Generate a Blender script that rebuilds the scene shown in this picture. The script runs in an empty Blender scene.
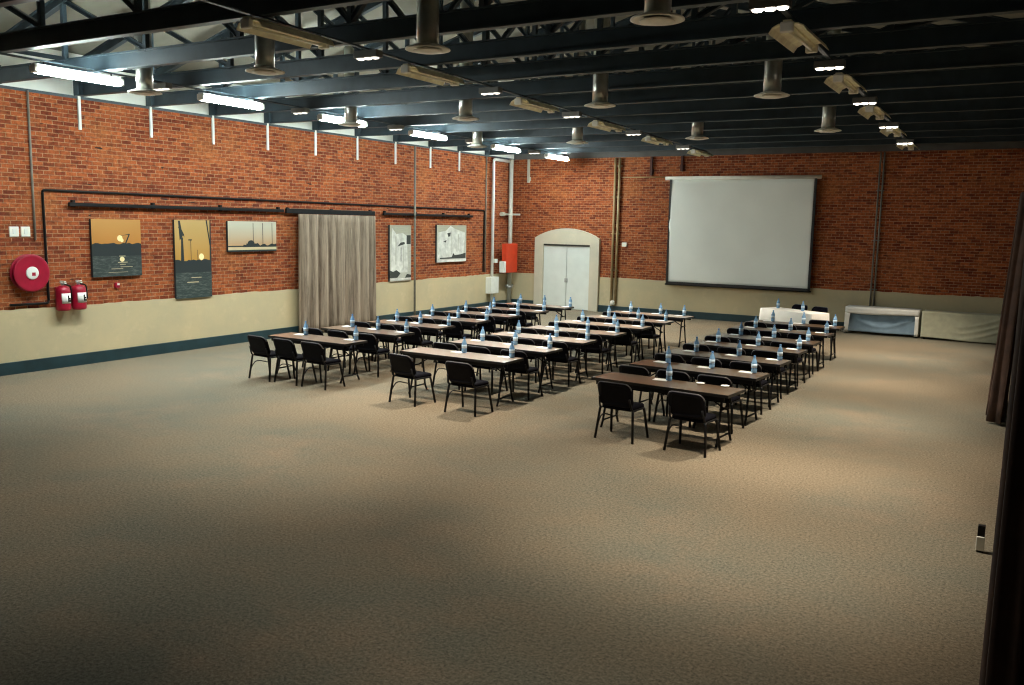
import bpy, bmesh, math, random
from mathutils import Vector, Matrix
random.seed(7)
S = bpy.context.scene
C = S.collection
PI = math.pi

# ------------------------------------------------------------------ camera, world, exposure
cam = bpy.data.cameras.new('camera'); cam_o = bpy.data.objects.new('camera', cam); C.objects.link(cam_o)
F_ = Vector((-0.49912473, 0.85596437, -0.13490556)); R_ = Vector((0.86235804, 0.50592387, 0.0194846))
U_ = Vector((-0.08493007, 0.10661165, 0.99066687))
M_ = Matrix((R_, U_, -F_)).transposed().to_4x4(); M_.translation = Vector((15.772, -26.951, 2.9))
cam_o.matrix_world = M_
cam.sensor_width = 36.0; cam.lens = 876.585 / 1024 * 36.0
cam.clip_start = 0.05; cam.clip_end = 200
S.camera = cam_o
S.cycles.filter_width = 1.15
S.view_settings.view_transform = 'Standard'; S.view_settings.look = 'None'
S.view_settings.gamma = 1.0; S.view_settings.use_curve_mapping = False
S.view_settings.exposure = 0.95
W = bpy.data.worlds.new('world'); S.world = W; W.use_nodes = True
W.node_tree.nodes['Background'].inputs[0].default_value = (0.02, 0.025, 0.04, 1)
W.node_tree.nodes['Background'].inputs[1].default_value = 0.3

TUBE_E = 100.0             # emission of the lit fluorescent diffusers
SPOT_W = {'left': 300.0, 'middle': 560.0, 'right': 740.0, 'near': 190.0}
SPOT_A = {'left': 100, 'middle': 84, 'right': 74}
WARM = (1.0, 0.86, 0.68); COOL = (0.88, 1.0, 0.96)

# room: x=0 left wall, y=0 back wall, z=0 floor
XR, YF, ZT = 16.2, -29.5, 5.1

# ------------------------------------------------------------------ materials
MATS = {}
def nt(name):
    m = bpy.data.materials.new(name); m.use_nodes = True
    n = m.node_tree.nodes; b = n['Principled BSDF']
    return m, n, m.node_tree.links, b
def mat(name, col, rough=0.6, metal=0.0, spec=0.5, noise=0.0, nscale=20.0, bump=0.0, emit=None, trans=0.0):
    if name in MATS: return MATS[name]
    m, n, l, b = nt(name)
    b.inputs['Base Color'].default_value = (*col, 1); b.inputs['Roughness'].default_value = rough
    b.inputs['Metallic'].default_value = metal; b.inputs['Specular IOR Level'].default_value = spec
    if trans: b.inputs['Transmission Weight'].default_value = trans
    if noise or bump:
        tc = n.new('ShaderNodeTexCoord'); t = n.new('ShaderNodeTexNoise')
        t.inputs['Scale'].default_value = nscale; t.inputs['Detail'].default_value = 4
        l.new(tc.outputs['Object'], t.inputs['Vector'])
        if noise:
            r = n.new('ShaderNodeValToRGB')
            r.color_ramp.elements[0].position = 0.3; r.color_ramp.elements[1].position = 0.7
            r.color_ramp.elements[0].color = (*[max(0, c * (1 - noise)) for c in col], 1)
            r.color_ramp.elements[1].color = (*[min(1, c * (1 + noise)) for c in col], 1)
            l.new(t.outputs['Fac'], r.inputs['Fac']); l.new(r.outputs['Color'], b.inputs['Base Color'])
        if bump:
            bp = n.new('ShaderNodeBump'); bp.inputs['Strength'].default_value = bump; bp.inputs['Distance'].default_value = 0.01
            l.new(t.outputs['Fac'], bp.inputs['Height']); l.new(bp.outputs['Normal'], b.inputs['Normal'])
    if emit:
        b.inputs['Emission Color'].default_value = (*emit[0], 1); b.inputs['Emission Strength'].default_value = emit[1]
    MATS[name] = m
    return m
def mixrgb(n, l, a, b, f, mode='MIX'):
    x = n.new('ShaderNodeMix'); x.data_type = 'RGBA'; x.blend_type = mode
    for i, v in ((0, f), (6, a), (7, b)):
        if hasattr(v, 'links'): l.new(v, x.inputs[i])
        elif i == 0: x.inputs[0].default_value = v
        else: x.inputs[i].default_value = (*v, 1)
    return x.outputs[2]
def noise(n, l, vec, scale, detail=4, rough=0.6, lo=0.35, hi=0.65):
    t = n.new('ShaderNodeTexNoise'); t.inputs['Scale'].default_value = scale
    t.inputs['Detail'].default_value = detail; t.inputs['Roughness'].default_value = rough
    l.new(vec, t.inputs['Vector'])
    r = n.new('ShaderNodeMapRange'); r.inputs[1].default_value = lo; r.inputs[2].default_value = hi
    l.new(t.outputs['Fac'], r.inputs[0])
    return r.outputs[0]
def brick_mat(name, axis):
    m, n, l, b = nt(name)
    tc = n.new('ShaderNodeTexCoord'); sp = n.new('ShaderNodeSeparateXYZ'); cb = n.new('ShaderNodeCombineXYZ')
    l.new(tc.outputs['Object'], sp.inputs[0])
    l.new(sp.outputs['Y' if axis == 'y' else 'X'], cb.inputs[0]); l.new(sp.outputs['Z'], cb.inputs[1])
    v = cb.outputs[0]
    br = n.new('ShaderNodeTexBrick'); l.new(v, br.inputs['Vector'])
    br.inputs['Scale'].default_value = 1.0; br.inputs['Brick Width'].default_value = 0.22
    br.inputs['Row Height'].default_value = 0.077; br.inputs['Mortar Size'].default_value = 0.007
    br.inputs['Mortar Smooth'].default_value = 0.3; br.inputs['Bias'].default_value = -0.1
    br.inputs['Color1'].default_value = (0.37, 0.095, 0.028, 1); br.inputs['Color2'].default_value = (0.135, 0.022, 0.010, 1)
    br.inputs['Mortar'].default_value = (0.36, 0.20, 0.11, 1)
    c = br.outputs['Color']
    # darker, over-burnt bricks in runs along the courses
    mp = n.new('ShaderNodeMapping'); mp.inputs['Scale'].default_value = (0.9, 4.5, 1); l.new(v, mp.inputs['Vector'])
    c = mixrgb(n, l, c, (0.09, 0.018, 0.010), noise(n, l, mp.outputs[0], 2.2, 5, 0.7, 0.53, 0.75))
    c = mixrgb(n, l, c, (0.42, 0.15, 0.045), noise(n, l, v, 0.8, 5, 0.65, 0.52, 0.85))
    c = mixrgb(n, l, c, mixrgb(n, l, (0.3, 0.26, 0.26), (1.75, 1.75, 1.75), noise(n, l, v, 10, 5, 0.85, 0.28, 0.72)), 0.85, 'MULTIPLY')
    # lime bloom and small dark pits
    c = mixrgb(n, l, c, (0.50, 0.32, 0.20), noise(n, l, v, 1.7, 6, 0.75, 0.62, 0.9))
    c = mixrgb(n, l, c, (0.04, 0.02, 0.015), noise(n, l, mp.outputs[0], 3.1, 2, 0.5, 0.715, 0.74))
    l.new(c, b.inputs['Base Color']); b.inputs['Roughness'].default_value = 0.85
    b.inputs['Specular IOR Level'].default_value = 0.25
    bp = n.new('ShaderNodeBump'); bp.inputs['Strength'].default_value = 0.6; bp.inputs['Distance'].default_value = 0.02
    bp.invert = True
    l.new(br.outputs['Fac'], bp.inputs['Height']); l.new(bp.outputs['Normal'], b.inputs['Normal'])
    return m
def plaster_mat(name, a, b_, c_):
    m, n, l, b = nt(name)
    tc = n.new('ShaderNodeTexCoord'); v = tc.outputs['Object']
    c = mixrgb(n, l, a, b_, noise(n, l, v, 0.9, 6, 0.65, 0.35, 0.7))
    c = mixrgb(n, l, c, c_, noise(n, l, v, 2.3, 6, 0.7, 0.55, 0.85))
    l.new(c, b.inputs['Base Color']); b.inputs['Roughness'].default_value = 0.8
    return m
def carpet_mat():
    m, n, l, b = nt('carpet')
    tc = n.new('ShaderNodeTexCoord'); v = tc.outputs['Object']
    c = mixrgb(n, l, (0.215, 0.178, 0.126), (0.165, 0.162, 0.128), noise(n, l, v, 0.28, 4, 0.6, 0.4, 0.62))
    c = mixrgb(n, l, c, (0.26, 0.20, 0.14), noise(n, l, v, 0.55, 5, 0.65, 0.52, 0.8))
    sp = noise(n, l, v, 36, 4, 0.95, 0.34, 0.66)
    c = mixrgb(n, l, mixrgb(n, l, c, (0.38, 0.38, 0.38), 1.0, 'MULTIPLY'), mixrgb(n, l, c, (1.62, 1.62, 1.62), 1.0, 'MULTIPLY'), sp)
    l.new(c, b.inputs['Base Color']); b.inputs['Roughness'].default_value = 0.95
    b.inputs['Specular IOR Level'].default_value = 0.1
    bp = n.new('ShaderNodeBump'); bp.inputs['Strength'].default_value = 0.5; bp.inputs['Distance'].default_value = 0.01
    l.new(sp, bp.inputs['Height']); l.new(bp.outputs['Normal'], b.inputs['Normal'])
    return m
def wood_mat(name, ca, cb):
    m, n, l, b = nt(name)
    tc = n.new('ShaderNodeTexCoord'); mp = n.new('ShaderNodeMapping'); mp.inputs['Scale'].default_value = (1.5, 14, 1)
    l.new(tc.outputs['Object'], mp.inputs['Vector'])
    c = mixrgb(n, l, ca, cb, noise(n, l, mp.outputs[0], 4, 5, 0.6, 0.35, 0.65))
    l.new(c, b.inputs['Base Color']); b.inputs['Roughness'].default_value = 0.4
    b.inputs['Coat Weight'].default_value = 1.0; b.inputs['Coat Roughness'].default_value = 0.22; b.inputs['Coat IOR'].default_value = 1.6
    return m
def fabric_mat(name, a, b_):
    # slubby weave: irregular darker threads running down the cloth
    m, n, l, b = nt(name); tc = n.new('ShaderNodeTexCoord'); mp = n.new('ShaderNodeMapping'); mp.inputs['Scale'].default_value = (1, 9, 0.25)
    l.new(tc.outputs['Object'], mp.inputs['Vector'])
    l.new(mixrgb(n, l, a, b_, noise(n, l, mp.outputs[0], 2.2, 5, 0.75, 0.42, 0.68)), b.inputs['Base Color'])
    b.inputs['Roughness'].default_value = 0.9; b.inputs['Specular IOR Level'].default_value = 0.1
    return m
M_BL, M_BB = brick_mat('red_brick_left', 'y'), brick_mat('red_brick_back', 'x')
M_DADO = plaster_mat('dado_plaster', (0.56, 0.46, 0.28), (0.46, 0.40, 0.26), (0.64, 0.52, 0.33))
M_SURR = plaster_mat('surround_plaster', (0.62, 0.56, 0.43), (0.52, 0.48, 0.38), (0.68, 0.60, 0.46))
M_CARPET = carpet_mat()
M_WOOD = wood_mat('brown_laminate', (0.17, 0.105, 0.068), (0.25, 0.165, 0.11))
M_WOODP = wood_mat('pale_laminate', (0.33, 0.255, 0.20), (0.42, 0.34, 0.275))  # paler tabletop tone for the middle block
M_WOODD = wood_mat('dark_laminate', (0.10, 0.058, 0.032), (0.145, 0.095, 0.052))  # darker tabletop tone for the right block
M_BASE = mat('baseboard_teal', (0.014, 0.040, 0.050), 0.4, noise=0.25, nscale=3)
M_LINING = mat('roof_lining', (0.24, 0.235, 0.19), 0.8, noise=0.12, nscale=2)
M_FRIEZE = mat('white_frieze', (0.84, 0.86, 0.80), 0.7, noise=0.06, nscale=2)
M_STEEL = mat('truss_paint', (0.034, 0.056, 0.072), 0.5, noise=0.25, nscale=3)
M_DARKWALL = mat('dark_brown_wall', (0.05, 0.03, 0.02), 0.9, noise=0.3, nscale=3)
M_WHITE = mat('white_paint', (0.78, 0.80, 0.76), 0.5, noise=0.05, nscale=6)
M_DOOR = mat('door_white', (0.70, 0.74, 0.70), 0.45, noise=0.04, nscale=3)
M_BLACK = mat('black_metal', (0.006, 0.006, 0.007), 0.5, spec=0.25, noise=0.3, nscale=10)
M_BLKPLASTIC = mat('black_edge', (0.012, 0.011, 0.012), 0.4, noise=0.2, nscale=12)
M_FABRIC = mat('black_fabric', (0.003, 0.003, 0.006), 0.9, spec=0.08, noise=0.35, nscale=60, bump=0.3)
M_SHELL = mat('black_plastic_shell', (0.003, 0.003, 0.006), 0.6, spec=0.1, noise=0.2, nscale=20)
M_CHROME = mat('grey_metal', (0.45, 0.46, 0.46), 0.3, metal=0.9)
M_GREYPIPE = mat('grey_pipe', (0.20, 0.19, 0.16), 0.5, noise=0.2, nscale=6)
M_TANPIPE = mat('tan_pipe', (0.36, 0.25, 0.12), 0.5, noise=0.25, nscale=6)
M_PALEPIPE = mat('pale_pipe', (0.50, 0.49, 0.42), 0.5, noise=0.12, nscale=6)
M_RED = mat('fire_red', (0.34, 0.006, 0.03), 0.4, noise=0.15, nscale=5)
M_ORANGERED = mat('cabinet_red', (0.68, 0.06, 0.02), 0.45, noise=0.08, nscale=5)
M_CURTAIN = fabric_mat('taupe_curtain', (0.40, 0.32, 0.245), (0.13, 0.10, 0.075))
M_BROWNCURT = mat('brown_curtain', (0.07, 0.033, 0.02), 0.85, noise=0.3, nscale=5)
M_CLOTH = mat('white_cloth', (0.88, 0.88, 0.84), 0.8, noise=0.04, nscale=5)
M_CREAM = mat('cream_cloth', (0.50, 0.50, 0.37), 0.85, noise=0.1, nscale=7)
M_BLUECLOTH = mat('blue_grey_cloth', (0.22, 0.32, 0.42), 0.8, noise=0.15, nscale=5)
M_SCREEN = mat('screen_fabric', (0.88, 0.90, 0.85), 0.9, noise=0.03, nscale=0.9)
M_TUBE = mat('lit_tube', (0.9, 0.95, 0.93), 0.4, emit=(COOL, TUBE_E))
M_DEADTUBE = mat('unlit_tube', (0.75, 0.72, 0.6), 0.3)
M_REFL = mat('fitting_enamel', (0.90, 0.82, 0.60), 0.45, noise=0.2, nscale=8)  # yellow cast of the warm light put into the enamel colour
M_LAMP = mat('spot_lens', (0.9, 0.85, 0.75), 0.4, emit=((1.0, 0.9, 0.75), 7.0))
M_LAMPDIM = mat('dim_spot_lens', (0.8, 0.8, 0.75), 0.4, emit=((1.0, 0.93, 0.82), 0.8))
M_BOX = mat('lamp_box_grey', (0.20, 0.20, 0.19), 0.5)
M_DUCT = mat('duct_metal', (0.62, 0.63, 0.58), 0.3, metal=0.85, noise=0.15, nscale=5)
M_FLANGE = mat('diffuser_white', (0.84, 0.82, 0.74), 0.5, noise=0.06, nscale=6)
M_BOTTLE = mat('bottle_plastic', (0.30, 0.56, 0.88), 0.15, trans=0.3)
M_CAP = mat('bottle_cap', (0.10, 0.25, 0.55), 0.4)
M_BLABEL = mat('bottle_label', (0.58, 0.76, 0.93), 0.5)
M_PAPER = mat('paper', (0.85, 0.87, 0.86), 0.7)

# ------------------------------------------------------------------ mesh helpers
class MB:
    def __init__(s): s.bm = bmesh.new(); s.mi = 0
    def _f(s, vs, smooth=False):
        try:
            f = s.bm.faces.new(vs); f.material_index = s.mi; f.smooth = smooth; return f
        except ValueError: return None
    def box(s, a, b, bev=0.0, mx=None):
        tmp = bmesh.new()
        x0, y0, z0 = [min(p, q) for p, q in zip(a, b)]; x1, y1, z1 = [max(p, q) for p, q in zip(a, b)]
        v = [tmp.verts.new(p) for p in ((x0,y0,z0),(x1,y0,z0),(x1,y1,z0),(x0,y1,z0),(x0,y0,z1),(x1,y0,z1),(x1,y1,z1),(x0,y1,z1))]
        for q in ((3,2,1,0),(4,5,6,7),(0,1,5,4),(1,2,6,5),(2,3,7,6),(3,0,4,7)): tmp.faces.new([v[i] for i in q])
        if bev: bmesh.ops.bevel(tmp, geom=tmp.edges[:], offset=bev, segments=2, affect='EDGES', profile=0.5)
        s.merge(tmp, mx); return s
    def merge(s, tmp, mx=None):
        mp = {}
        for v in tmp.verts: mp[v] = s.bm.verts.new(mx @ v.co if mx else v.co)
        for f in tmp.faces: s._f([mp[v] for v in f.verts], f.smooth)
        tmp.free()
    def tube(s, pts, r, n=8, cap=True):
        pts = [Vector(p) for p in pts]; rings = []
        up = Vector((0, 0, 1))
        for i, p in enumerate(pts):
            t = (pts[min(i+1, len(pts)-1)] - pts[max(i-1, 0)]).normalized()
            a = t.cross(up)
            if a.length < 0.05: a = t.cross(Vector((1, 0, 0)))
            a.normalize(); b = t.cross(a)
            rr = r[i] if isinstance(r, (list, tuple)) else r
            rings.append([s.bm.verts.new(p + a*math.cos(2*PI*k/n)*rr + b*math.sin(2*PI*k/n)*rr) for k in range(n)])
        for i in range(len(rings)-1):
            for k in range(n): s._f([rings[i][k], rings[i][(k+1)%n], rings[i+1][(k+1)%n], rings[i+1][k]], True)
        if cap: s._f(rings[0][::-1]); s._f(rings[-1])
        return s
    def lathe(s, prof, n=20, o=(0,0,0), axis='z'):
        o = Vector(o); rings = []
        for r, h in prof:
            ring = []
            for k in range(n):
                c, d = math.cos(2*PI*k/n)*r, math.sin(2*PI*k/n)*r
                p = Vector((c, d, h)) if axis == 'z' else Vector((h, c, d))
                ring.append(s.bm.verts.new(o + p))
            rings.append(ring)
        for i in range(len(rings)-1):
            for k in range(n): s._f([rings[i][k], rings[i][(k+1)%n], rings[i+1][(k+1)%n], rings[i+1][k]], True)
        s._f(rings[0][::-1]); s._f(rings[-1]); return s
    def prism(s, poly, d0, d1, fn):
        """poly in 2-D, extruded from d0 to d1; fn(u, v, d) -> point"""
        a = [s.bm.verts.new(fn(u, v, d0)) for u, v in poly]; b = [s.bm.verts.new(fn(u, v, d1)) for u, v in poly]
        s._f(a[::-1]); s._f(b)
        for i in range(len(poly)):
            j = (i+1) % len(poly); s._f([a[i], a[j], b[j], b[i]])
        return s
    def grid(s, nu, nv, fn, smooth=True):
        g = [[s.bm.verts.new(fn(i/nu, j/nv)) for j in range(nv+1)] for i in range(nu+1)]
        for i in range(nu):
            for j in range(nv): s._f([g[i][j], g[i+1][j], g[i+1][j+1], g[i][j+1]], smooth)
        return s
    def build(s, name, mats, parent=None, loc=None, rz=0.0, fixn=True):
        if fixn: bmesh.ops.recalc_face_normals(s.bm, faces=s.bm.faces[:])
        me = bpy.data.meshes.new(name); s.bm.to_mesh(me); s.bm.free()
        for m in (mats if isinstance(mats, (list, tuple)) else [mats]): me.materials.append(m)
        o = bpy.data.objects.new(name, me); C.objects.link(o)
        if parent: o.parent = parent
        if loc is not None: o.location = loc
        o.rotation_euler.z = rz
        return o
def box(a, b, bev=0.0): return MB().box(a, b, bev)
def tag(o, label, cat, group=None, kind=None):
    o['label'] = label; o['category'] = cat
    if group: o['group'] = group
    if kind: o['kind'] = kind
    return o
def thing(name, label, cat, loc=(0,0,0), rz=0.0, group=None):
    o = bpy.data.objects.new(name, None); C.objects.link(o); o.location = loc; o.rotation_euler.z = rz
    o.empty_display_size = 0.1
    return tag(o, label, cat, group)
def struct(o): o['kind'] = 'structure'; return o
def copy_tree(o, parent=None):
    c = o.copy(); C.objects.link(c)
    if parent: c.parent = parent
    for ch in [x for x in o.children]: copy_tree(ch, c)
    return c
class Proto:
    """first use returns the original, later uses return copies"""
    def __init__(s, o): s.o = o; s.used = False
    def get(s, label, loc, rz=0.0, group=None):
        r = s.o if not s.used else copy_tree(s.o); s.used = True
        r.location = loc; r.rotation_euler.z = rz; r['label'] = label
        if group: r['group'] = group
        return r
def solidify(o, t, off=0.0):
    m = o.modifiers.new('thickness', 'SOLIDIFY'); m.thickness = t; m.offset = off; return o
ORD = ['nearest', 'second', 'third', 'fourth', 'fifth', 'sixth', 'seventh', 'eighth', 'ninth', 'tenth', 'eleventh', 'twelfth',
       'thirteenth', 'fourteenth', 'fifteenth', 'sixteenth']

# ------------------------------------------------------------------ room shell
struct(box((-0.3, YF, -0.2), (XR+0.3, 0.3, 0)).build('floor', M_CARPET))
struct(box((-0.3, YF, 0), (0, 0.3, ZT)).build('wall_left', M_BL))
struct(box((0, 0, 0), (XR+0.3, 0.3, ZT)).build('wall_back', M_BB))
struct(box((XR, YF, 0), (XR+0.3, 0, 6.0)).build('wall_right', M_DARKWALL))
struct(box((-0.3, YF-0.3, 0), (XR+0.3, YF, 9)).build('wall_front', M_DARKWALL))
# plaster dado with an uneven upper edge
def dado(name, u0, u1, fn, d):
    n = int(abs(u1-u0)/0.15); rr = random.Random(len(name)+int(u1*10))
    top = [(u0+(u1-u0)*i/n, 1.16+0.008*math.sin(i*0.35)+rr.uniform(-0.012, 0.012)) for i in range(n+1)]
    mb = MB(); mb.prism([(u1, 0), (u0, 0)] + top, 0.0, d, fn)
    return struct(mb.build(name, M_DADO))
dado('trim_1', YF, 0, lambda u, v, d: (d, u, v), 0.03)
dado('trim_2', 0.03, 1.0, lambda u, v, d: (u, -d, v), 0.03)
dado('trim_3', 3.38, XR, lambda u, v, d: (u, -d, v), 0.03)
struct(box((0.03, YF, 0), (0.07, -0.03, 0.225), 0.006).build('baseboard_left', M_BASE))
mb = box((0.03, -0.07, 0), (0.97, -0.03, 0.225), 0.006); mb.box((3.42, -0.07, 0), (XR, -0.03, 0.225), 0.006)
struct(mb.build('baseboard_back', M_BASE))
# white wall top between the truss ends, over the brick
struct(box((-0.3, YF, ZT), (-0.02, 0.3, 5.9)).build('trim_4', M_FRIEZE))
mb = MB(); mb.prism([(-0.3, ZT), (XR+0.3, ZT), (XR+0.3, 6.0), (8.1, 8.5), (-0.3, 6.0)], 0.02, 0.3, lambda u, v, d: (u, d, v))
struct(mb.build('trim_5', mat('gable_dark', (0.10, 0.10, 0.10), 0.8, noise=0.2, nscale=2)))
mb = MB(); mb.prism([(-0.4, 5.85), (8.1, 8.3), (XR+0.4, 5.85), (XR+0.4, 6.0), (8.1, 8.5), (-0.4, 6.0)], YF-0.3, 0.3, lambda u, v, d: (u, d, v))
struct(mb.build('ceiling', M_LINING))
# cornice plank along the top of the brick
struct(box((-0.02, YF, ZT-0.03), (0.03, 0, ZT+0.02)).build('trim_6', M_STEEL))

# arched plaster door surround and double door
ax0, ax1, dx0, dx1 = 0.97, 3.42, 1.30, 3.08
pts = [(ax1, 0), (ax1, 2.42)]
for i in range(1, 12):
    t = i/12; x = ax1+(ax0-ax1)*t; pts.append((x, 2.42+0.34*math.sin(PI*t)**0.8))
pts += [(ax0, 2.42), (ax0, 0), (dx0, 0), (dx0, 2.22), (dx1, 2.22), (dx1, 0)]
mb = MB(); mb.prism(pts, 0.0, 0.13, lambda u, v, d: (u, -d, v))
surround = struct(mb.build('trim_7', M_SURR))
door = thing('door_1', 'white double door in arched plaster surround', 'door', (0, 0, 0)); door['kind'] = 'structure'
for a, b in ((dx0, 2.185), (2.195, dx1)):
    mb = box((a+0.004, -0.06, 0.012), (b-0.004, -0.012, 2.16), 0.005)
    mb.box((a+0.02, -0.064, 0.03), (b-0.02, -0.058, 0.20), 0.002)
    mb.build('door_leaf', M_DOOR, door)
MB().box((dx0+0.01, -0.09, 2.162), (dx1-0.01, -0.01, 2.215)).build('door_header', mat('door_header_dark', (0.05, 0.05, 0.045), 0.6), door)  # dark strip standing in for the shadow under the door opening's top
mb = MB(); mb.box((2.12, -0.068, 0.92), (2.25, -0.058, 1.06), 0.004); mb.lathe([(0.03, 0), (0.035, 0.03), (0.02, 0.05)], 12, (2.185, -0.11, 0.99), 'x')
mb.build('door_lock', M_CHROME, door)

# ------------------------------------------------------------------ roof trusses
TY = [-24.5, -22.88, -21.26, -19.64, -18.02, -16.4, -14.82, -13.22, -11.6, -9.98, -8.37, -6.72, -5.02, -3.46, -1.85]
def ibeam(mb, p, q, h, w, t=0.02):
    p, q = Vector(p), Vector(q); d = (q-p); L = d.length; d.normalize()
    yv = Vector((0, 1, 0)); nv = d.cross(yv)*-1
    if nv.z < 0: nv = -nv
    mx = Matrix((d, yv, nv)).transposed().to_4x4(); mx.translation = p
    mb.box((0, -0.01, 0), (L, 0.01, h), mx=mx); mb.box((0, -w/2, 0), (L, w/2, t), mx=mx); mb.box((0, -w/2, h-t), (L, w/2, h), mx=mx)
def make_truss():
    t = thing('roof_truss', 'x', 'roof truss', (0, 0, 0), 0, 'dark steel roof trusses')
    mb = MB(); ibeam(mb, (0.0, 0, ZT+0.02), (XR, 0, ZT+0.02), 0.25, 0.12)
    mb.box((0.0, -0.09, ZT+0.02), (0.16, 0.09, ZT+0.34)); mb.build('bottom_chord', M_STEEL, t)
    for s in (0, 1):
        mb = MB(); x = 0.05 if s == 0 else XR-0.05
        ibeam(mb, (x, 0, 5.60), (8.1, 0, 7.98), 0.16, 0.10); mb.build('top_chord', M_STEEL, t)
    zt = lambda x: 5.66 + 2.33*(1-abs(x-8.1)/8.1)
    xs = [0.15+i*(7.95/4) for i in range(5)]; xs = xs + [XR-x for x in xs[-2::-1]]
    for i, x in enumerate(xs):
        MB().box((x-0.035, -0.035, ZT+0.26), (x+0.035, 0.035, zt(x)+0.02)).build('strut', M_STEEL, t)
    for i in range(8):
        a, b = (xs[i], xs[i+1]) if i < 4 else (xs[i+1], xs[i])
        mb = MB(); ibeam(mb, (a, 0, zt(a)-0.02), (b, 0, ZT+0.24), 0.07, 0.07, 0.012); mb.build('diagonal', M_STEEL, t)
    return t
P = Proto(make_truss())
for i, y in enumerate(TY):
    n = len(TY)-1-i
    where = ('dark steel roof truss nearest the back wall' if n == 0 else
             'dark steel roof truss overhead, %s one out from the back wall' % ORD[n])
    P.get(where, (0, y, 0))
# white anchor straps on the wall under the truss ends
st = box((0.0, -0.028, 4.5), (0.035, 0.028, 5.12), 0.004).build('anchor_strap', M_WHITE); tag(st, 'x', 'strap', 'white straps under the truss ends')
P = Proto(st)
ys = TY[5:14]
for i, y in enumerate(ys):
    P.get('white strap at the top of the left wall, %s from the far corner' % ('first' if i == 8 else ORD[8-i]) if i else
          'white strap at the top of the left wall, leftmost of all', (0, y, 0))

# ------------------------------------------------------------------ fluorescent fittings
LINES = {'left': ((3.3, -24.6), (2.62, -1.0)), 'middle': ((8.45, -24.6), (7.3, -1.0)), 'right': ((13.62, -24.6), (12.9, -1.0))}
def lx(k, y):
    (a, b), (c, d) = LINES[k]; return a+(c-a)*(y-b)/(d-b)

def fitting(lit):
    L = 1.44 if lit else 1.26
    t = thing('fluorescent_fitting', 'x', 'ceiling light', (0, 0, 0), 0, 'lit fluorescent fittings' if lit else 'unlit fluorescent fittings')
    mb = box((-0.045, -L/2, 0.06), (0.045, L/2, 0.13), 0.006); mb.build('batten', M_WHITE if lit else M_REFL, t)
    if lit:
        mb = MB(); prof = [(-0.075, 0.07), (-0.085, 0.045), (-0.07, 0.012), (-0.035, -0.006), (0.035, -0.006), (0.07, 0.012), (0.085, 0.045), (0.075, 0.07)]
        mb.prism(prof, -L/2+0.05, L/2-0.05, lambda u, v, d: (u, d, v)); mb.build('diffuser', M_TUBE, t)
    else:
        for s in (-1, 1):
            mb = MB()
            prof = [(0.045, 0.10), (0.10, 0.105), (0.165, 0.075), (0.205, 0.01), (0.198, 0.008), (0.158, 0.066), (0.10, 0.094), (0.045, 0.088)]
            mb.prism([(s*a, b) for a, b in prof], -L/2+0.05, L/2-0.05, lambda u, v, d: (u, d, v))
            mb.build('reflector_wing', M_REFL, t)
        MB().tube([(0, -L/2+0.04, 0.032), (0, L/2-0.04, 0.032)], 0.016, 10).build('tube', M_DEADTUBE, t)
    for s in (-1, 1):
        box((-0.07, s*(L/2-0.05), 0.0), (0.07, s*(L/2+0.015), 0.11), 0.015).build('end_cap', M_FLANGE, t)
        MB().tube([(0, s*0.55, 0.12), (0, s*0.55, 0.1495 if not lit else 0.1695)], 0.012, 6).build('hanger', M_BLACK, t)
    return t
ROWS_F = {'lit': [(3.05, -18.46), (3.08, -15.4), (3.07, -12.28), (3.04, -9.06), (2.75, -5.15), (2.6, -1.85)],
          'mid': [(8.2, -19.23), (8.13, -16.18), (7.95, -12.73), (7.75, -9.2), (7.6, -5.8), (7.4, -1.9)],
          'right': [(13.36, -16.6), (13.2, -13.1), (13.1, -9.6), (13.05, -6.2), (13.0, -2.6)]}
P = Proto(fitting(True))
for i, (x, y) in enumerate(ROWS_F['lit']):
    P.get('glowing fluorescent ceiling fitting, %s along the lit row on the left' % ORD[i], (lx('left', y), y, 4.93))
P = Proto(fitting(False))
for i, (x, y) in enumerate(ROWS_F['mid']):
    P.get('unlit yellowed fluorescent fitting, %s along the middle ceiling row' % ORD[i], (lx('middle', y), y, 4.95))
for i, (x, y) in enumerate(ROWS_F['right']):
    P.get('unlit fluorescent fitting, %s along the right ceiling row above the right tables' % ORD[i], (lx('right', y), y, 4.95))

# three-lamp spot boxes between the fittings
def spot_box(side, near=False):
    lit = side == 'right'
    t = thing('spot_box', 'x', 'ceiling light', (0, 0, 0), 0, 'three lamp spot boxes')
    box((-0.19, -0.07, 0.0), (0.19, 0.07, 0.09), 0.006).build('housing', M_BOX, t)
    for k in (-1, 0, 1):
        MB().lathe([(0.02, 0.012), (0.05, 0.01), (0.056, -0.004), (0.046, -0.016), (0.015, -0.024)], 14, (k*0.12, 0, 0)).build('lamp', M_LAMP if lit else M_LAMPDIM, t)
    MB().tube([(0, 0, 0.085), (0, 0, 0.0995)], 0.03, 6).build('hanger', M_BLACK, t)
    la = bpy.data.lights.new('spot_light', 'SPOT'); la.energy = SPOT_W['near' if near else side]; la.color = WARM if side != 'left' else (1, .93, .8)
    la.spot_size = math.radians(SPOT_A[side]); la.spot_blend = 0.8; la.shadow_soft_size = 0.04
    lo = bpy.data.objects.new('spot_light', la); C.objects.link(lo); lo.parent = t; lo.location = (0, 0, -0.05)
    return t
BOXES = {'left': [(2.66, -16.95), (2.6, -13.6), (2.57, -10.4), (2.3, -7.0), (2.2, -3.4)],
         'middle': [(8.4, -21.2), (8.3, -17.7), (7.9, -14.4), (7.84, -11.1), (7.3, -7.54), (7.3, -3.6)],
         'right': [(13.4, -21.5), (13.32, -18.1), (13.22, -14.6), (13.05, -11.0), (12.95, -7.2), (12.9, -3.45)]}
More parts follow.
